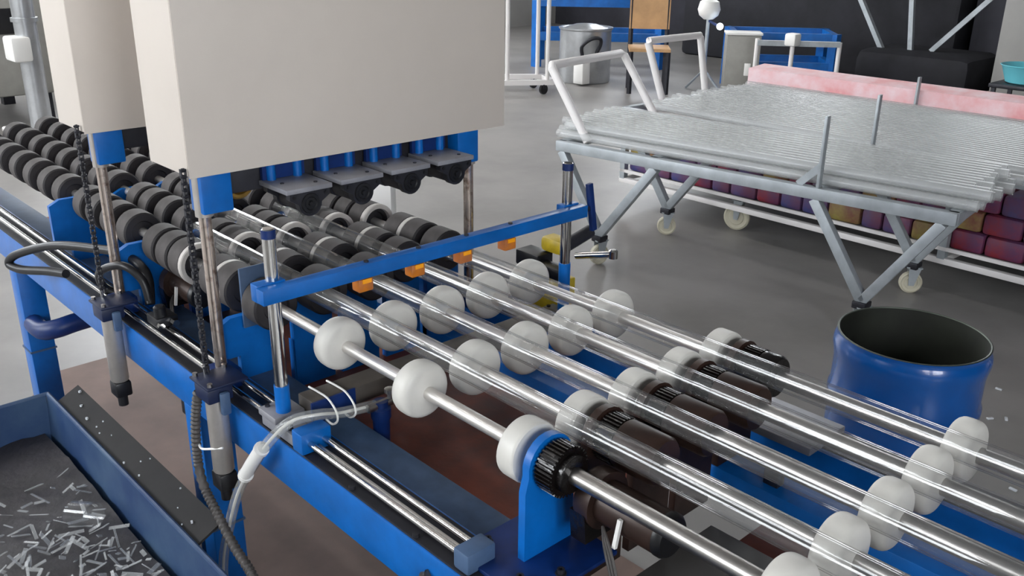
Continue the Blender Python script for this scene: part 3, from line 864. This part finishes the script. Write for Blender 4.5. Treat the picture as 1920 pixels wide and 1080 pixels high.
for a in (1.2, 2.5, 3.2):
    MB().bar(uv(a, v1 - .035, zt - .03), uv(a, v1 - .035, zt + .2), .03, .012, up=tuple(U)).build('stake', 'galvanised', c2)
for k in range(26):
    r = .0225
    v = v0 + .03 + r + .0466 * k
    off = random.uniform(-.06, .06)
    o = MB().pipe(uv(.10 + off, v, zt + r + .001), uv(3.95 + off, v, zt + r + .001), r, r - .0025, 16).build('glass_tube', 'cart_glass')
    tag(o, 'long glass tube lying on the cart that holds coloured packages', 'glass tube', 'glass tubes on the farther cart')
pf = MB().prism([uv(.0, v1 - .01, zt + .001), uv(4.0, v1 - .01, zt + .001), uv(4.0, v1 - .01, zt + .10), uv(.0, v1 - .01, zt + .10)], V * .05)
pf.prism([uv(.0, v1 - .01, zt + .10), uv(4.0, v1 - .01, zt + .10), uv(4.0, v1 + .18, zt + .115), uv(.0, v1 + .18, zt + .115)], (0, 0, .02))
tag(pf.build('foam_strip', 'pink_foam'), 'pink foam strip along the far edge of the farther cart', 'foam strip')
MB().bar(uv(ua, v0 - .012, .215), uv(ub, v0 - .012, .215), .012, .018).build('shelf_lip', 'white_pipe', c2)
PK = ['red_wrap', 'purple_wrap', 'red_wrap', 'yellow_wrap', 'blue_wrap', 'purple_wrap']
PN = {'red_wrap': 'red', 'purple_wrap': 'purple', 'yellow_wrap': 'yellow', 'blue_wrap': 'blue'}
for row in range(3):
    k, a = 0, ua + .04
    while a < ub - .2:
        w = random.uniform(.11, .19)
        m = random.choice(PK)
        hgt = .0995
        z = .2125 + row * .1005
        o = MB().box(uv(a, v0 + .02, z), uv(a + w - .004, v0 + .30, z + hgt - .001), .02)
        tag(o.build('package', m), '%s wrapped package in the %s row on the low cart shelf' % (PN[m], ['lowest', 'middle', 'top'][row]), 'package', 'coloured packages on the low shelf')
        a += w
        k += 1

# ------------------------------------------------------------------ background
t = thing('white_screen', (-2.56, 1.515, 0), 'white upright panel standing behind the black rollers', 'panel')
MB().box((-2.95, 1.5, .02), (-2.18, 1.53, .66), .004).build('board', 'white_plastic', t)
for px in (-2.85, -2.28):
    MB().box((px - .02, 1.40, 0), (px + .02, 1.63, .02), .003).build('foot', 'galvanised', t)
def FP(x, y):
    return Vector((x, y, 0))
# white pipe trolley
t = thing('pipe_trolley', (-6.3, 5.9, 0), 'white pipe trolley with tall uprights behind the press head', 'trolley')
for a, b in (((-6.75, 5.2), (-6.0, 6.25)), ((-6.35, 5.0), (-5.65, 6.05))):
    MB().bar((*a, .12), (*b, .12), .05).build('base_bar', 'white_pipe', t)
    for f in (.05, .35, .62, .95):
        p = Vector((*a, 0)).lerp(Vector((*b, 0)), f)
        MB().cyl((p.x, p.y, .12), (p.x, p.y, .95), .022, 10).build('upright', 'white_pipe', t)
    MB().bar((*a, .95), (*b, .95), .035).build('top_bar', 'white_pipe', t)
    for f in (.08, .92):
        p = Vector((*a, 0)).lerp(Vector((*b, 0)), f)
        MB().cyl((p.x - .015, p.y, .05), (p.x + .015, p.y, .05), .05, 14).build('caster_wheel', 'black_plastic', t)
        MB().box((p.x - .025, p.y - .02, .05), (p.x + .025, p.y + .02, .10)).build('caster_bracket', 'dark_steel', t)
MB().bar((-6.75, 5.2, .12), (-6.35, 5.0, .12), .05).build('base_bar', 'white_pipe', t)
MB().bar((-6.0, 6.25, .12), (-5.65, 6.05, .12), .05).build('base_bar', 'white_pipe', t)
def rack(cx, cy, w, d, h, rz, label, group=None):
    t = thing('blue_rack', (cx, cy, 0), label, 'rack', group)
    R3 = Matrix.Rotation(rz, 3, 'Z')
    def q(x, y, z):
        return Vector((cx, cy, 0)) + R3 @ Vector((x, y, 0)) + Vector((0, 0, z))
    for sx in (-1, 1):
        for sy in (-1, 1):
            MB().bar(q(sx * w / 2, sy * d / 2, 0), q(sx * w / 2, sy * d / 2, h), .09).build('upright', 'blue_paint', t)
    for zz in (h - .05, h * .45):
        for sy in (-1, 1):
            MB().bar(q(-w / 2, sy * d / 2, zz), q(w / 2, sy * d / 2, zz), .06, .10).build('beam', 'blue_paint', t)
        for sx in (-1, 1):
            MB().bar(q(sx * w / 2, -d / 2, zz), q(sx * w / 2, d / 2, zz), .06, .10).build('beam', 'blue_paint', t)
    return t
rack(-6.9, 8.1, 1.5, .7, .82, math.radians(42), 'blue steel rack behind the stainless pot')
rack(-4.35, 8.15, 1.0, .6, .62, math.radians(40), 'blue steel rack behind the grey cabinet')
# stainless pot
t = thing('stainless_pot', (-6.05, 6.95, 0), 'stainless steel pot with dark lift handle on the floor', 'pot')
MB().lathe((-6.05, 6.95, 0), (0, 0, 1), [(0, 0), (0, .27), (.02, .285), (.56, .285), (.575, .30), (.59, .30), (.59, .275), (.58, .25), (.62, .12), (.63, 0)], 32, False).build('pot_body', 'stainless', t)
MB().sweep([(-5.86, 6.70, .32), (-5.83, 6.66, .42), (-5.75, 6.72, .50), (-5.70, 6.80, .50), (-5.74, 6.85, .42), (-5.80, 6.84, .32)], .02, 10, 5).build('pot_handle', 'dark_steel', t)
MB().box((-5.92, 6.63, .02), (-5.78, 6.75, .26), .01).build('pot_panel', 'white_plastic', t)
# chair
def chair(x, y, rz):
    t = thing('chair', (x, y, 0), 'chair with tan board seat and back by the stainless pot', 'chair')
    R3 = Matrix.Rotation(rz, 3, 'Z')
    def q(a, b, z):
        return Vector((x, y, z)) + R3 @ Vector((a, b, 0))
    for sx in (-.19, .19):
        MB().bar(q(sx, -.19, 0), q(sx, -.19, .43), .035).build('leg', 'dark_steel', t)
        MB().bar(q(sx, .19, 0), q(sx, .22, .95), .035).build('leg', 'dark_steel', t)
    MB().prism([q(-.21, -.22, .43), q(.21, -.22, .43), q(.21, .2, .43), q(-.21, .2, .43)], (0, 0, .03)).build('seat', 'tan_board', t)
    MB().prism([q(-.21, .19, .62), q(.21, .19, .62), q(.21, .205, .98), q(-.21, .205, .98)], R3 @ Vector((0, .022, 0))).build('backrest', 'tan_board', t)
chair(-5.15, 6.95, math.radians(42))
# grey cabinet and white posts
t = thing('floor_cabinet', (-4.35, 7.45, 0), 'narrow grey cabinet standing behind the farther cart', 'cabinet')
R3 = Matrix.Rotation(math.radians(40), 3, 'Z')
MB().box(Vector((-4.35, 7.45, .32)) - Vector((.17, .12, .30)), Vector((-4.35, 7.45, .32)) + Vector((.17, .12, .30)), .01, R3).build('body', 'cabinet_grey', t)
MB().box(Vector((-4.35, 7.45, .635)) - Vector((.18, .13, .012)), Vector((-4.35, 7.45, .635)) + Vector((.18, .13, .012)), .005, R3).build('lid', 'white_plastic', t)
MB().box(Vector((-4.18, 7.32, .30)) - Vector((.03, .012, .06)), Vector((-4.18, 7.32, .30)) + Vector((.03, .012, .06)), .004, R3).build('latch', 'white_plastic', t)
MB().box(Vector((-4.35, 7.45, .01)) - Vector((.15, .1, .01)), Vector((-4.35, 7.45, .01)) + Vector((.15, .1, .01)), 0, R3).build('plinth', 'dark_steel', t)
t = thing('pipe_stand', (-3.75, 7.45, 0), 'silver pipe stand with three uprights behind the farther cart', 'stand')
for k, (x, y, hh) in enumerate(((-4.05, 7.25, .62), (-3.78, 7.45, .60), (-3.45, 7.75, .60))):
    MB().cyl((x, y, 0), (x, y, hh), .022, 10).build('upright', 'white_pipe', t)
MB().bar((-4.05, 7.25, .58), (-3.45, 7.75, .58), .05).build('top_bar', 'galvanised', t)
MB().bar((-4.05, 7.25, .10), (-3.45, 7.75, .10), .04).build('base_bar', 'galvanised', t)
MB().box((-3.84, 7.38, .56), (-3.72, 7.5, .68), .02).build('white_cap', 'white_plastic', t)
# work light on a stand
t = thing('work_light', (-4.9, 7.6, 0), 'white work light on a thin stand in front of dark drapes', 'lamp')
MB().cyl((-4.9, 7.6, 0), (-4.9, 7.6, .72), .02, 10).build('stand', 'galvanised', t)
for a in (0, 2.1, 4.2):
    MB().bar((-4.9, 7.6, .2), (-4.9 + .2 * math.cos(a), 7.6 + .2 * math.sin(a), .01), .018).build('leg', 'galvanised', t)
MB().lathe((-4.9, 7.6, .72), (0, 0, 1), [(0, .05), (.04, .10), (.10, .12), (.18, .10), (.22, .03), (.22, 0)], 18).build('head', 'white_plastic', t)
MB().lathe((-4.72, 7.56, .66), (.6, -.7, .2), [(0, .03), (.02, .035), (.025, .02), (.025, 0)], 12).build('bulb', 'lamp_spot', t)
MB().bar((-4.9, 7.6, .71), (-4.72, 7.56, .66), .02).build('arm', 'navy_paint', t)
# dark machine with struts
t = thing('dark_machine', (-4.3, 9.9, 0), 'large dark draped machine behind the carts', 'machine')
MB().box((-6.9, 9.8, 0), (-3.2, 11.0, 2.0), .06).build('body', 'dark_cloth', t)
MB().box((-3.95, 9.0, 0.0), (-2.68, 9.9, .42), .12).build('skirt', 'dark_cloth', t)
for a, b in (((-3.75, 9.25, .40), (-4.5, 9.35, 1.5)), ((-3.45, 9.3, .40), (-3.6, 9.3, 1.6)), ((-3.25, 9.35, .42), (-2.62, 9.45, 1.15))):
    MB().bar(a, b, .05).build('strut', 'galvanised', t)
t = thing('tall_cabinet', (-2.2, 10.5, 0), 'tall dark cabinet beside the draped machine', 'cabinet')
MB().box((-3.15, 10.05, 0), (-1.4, 11.0, 2.2), .03).build('body', 'dark_cladding', t)
MB().box((-3.05, 10.02, .15), (-2.3, 10.05, 2.1), .005).build('door', 'dark_cladding', t)
MB().box((-2.24, 10.02, .15), (-1.5, 10.05, 2.1), .005).build('door', 'dark_cladding', t)
# grey block with basin on the right
t = thing('wash_stand', (-1.75, 9.5, 0), 'grey concrete wash stand block against the dark machine', 'stand')
MB().box((-2.5, 9.1, 0), (-1.0, 9.95, 1.3), .02).build('block', 'plaster', t)
MB().box((-2.55, 9.03, 1.3), (-.95, 9.98, 1.36), .01).build('slab', 'cabinet_grey', t)
st = thing('stool', (-1.95, 8.5, 0), 'low dark stool under the cyan basin', 'stool')
MB().box((-2.2, 8.25, .28), (-1.7, 8.75, .32), .01).build('seat', 'dark_steel', st)
for sx in (-2.16, -1.74):
    for sy in (8.29, 8.71):
        MB().bar((sx, sy, 0), (sx, sy, .285), .035).build('leg', 'dark_steel', st)
bs = MB().lathe((-1.95, 8.5, .321), (0, 0, 1), [(.004, 0), (0, .17), (.01, .19), (.15, .24), (.16, .255), (.165, .25), (.155, .235), (.02, .185), (.012, 0)], 28, False)
tag(bs.build('basin', 'cyan_plastic'), 'cyan plastic basin on a low stool by the grey block', 'basin')
# left background: pale column, grey machine
t = thing('duct_column', (-6.65, 1.38, 0), 'pale steel duct column behind the black rollers', 'duct')
MB().lathe((-6.65, 1.38, 0), (0, 0, 1), [(0, .13), (.03, .13), (.03, .08), (.9, .08), (.9, .095), (.93, .095), (.93, .08), (2.6, .08), (2.6, 0)], 24).build('duct', 'stainless', t)
MB().box((-6.72, 1.22, .62), (-6.5, 1.36, .80), .02).build('valve_box', 'white_plastic', t)
t = thing('grey_machine', (-7.6, 1.1, 0), 'pale grey machine block beside the duct column', 'machine')
MB().box((-8.6, .9, .25), (-7.3, 1.75, 1.1), .03).build('body', 'cabinet_grey', t)
MB().box((-8.4, 1.0, 1.1), (-7.6, 1.6, 1.4), .03).build('upper_body', 'galvanised', t)
MB().box((-7.31, 1.2, .75), (-7.28, 1.5, .95), .01).build('control_panel', 'black_plastic', t)
for sx in (-8.5, -7.4):
    for sy in (1.0, 1.65):
        MB().box((sx - .05, sy - .05, 0), (sx + .05, sy + .05, .26)).build('leg', 'dark_steel', t)
t = thing('wall_shelf_unit', (-9.6, 3.4, 0), 'grey steel shelving behind the press heads', 'shelving')
for sx in (-9.9, -9.3):
    for sy in (2.4, 4.4):
        MB().bar((sx, sy, 0), (sx, sy, 2.0), .06).build('upright', 'galvanised', t)
for zz in (.3, .9, 1.5, 1.97):
    MB().box((-9.93, 2.37, zz), (-9.27, 4.43, zz + .03)).build('shelf', 'grey_plate', t)
# glass crumbs on the floor beyond the drum
for k, (x, y) in enumerate(((.12, 2.62), (.19, 2.36), (.23, 2.40), (.42, 1.95))):
    o = MB().box((x - .012, y - .005, 0), (x + .012, y + .005, .006), .0015, Matrix.Rotation(k, 3, 'Z')).build('glass_chip', 'shard')
    tag(o, 'small bright glass chip on the concrete by the drum', 'glass chip', 'glass chips by the drum')
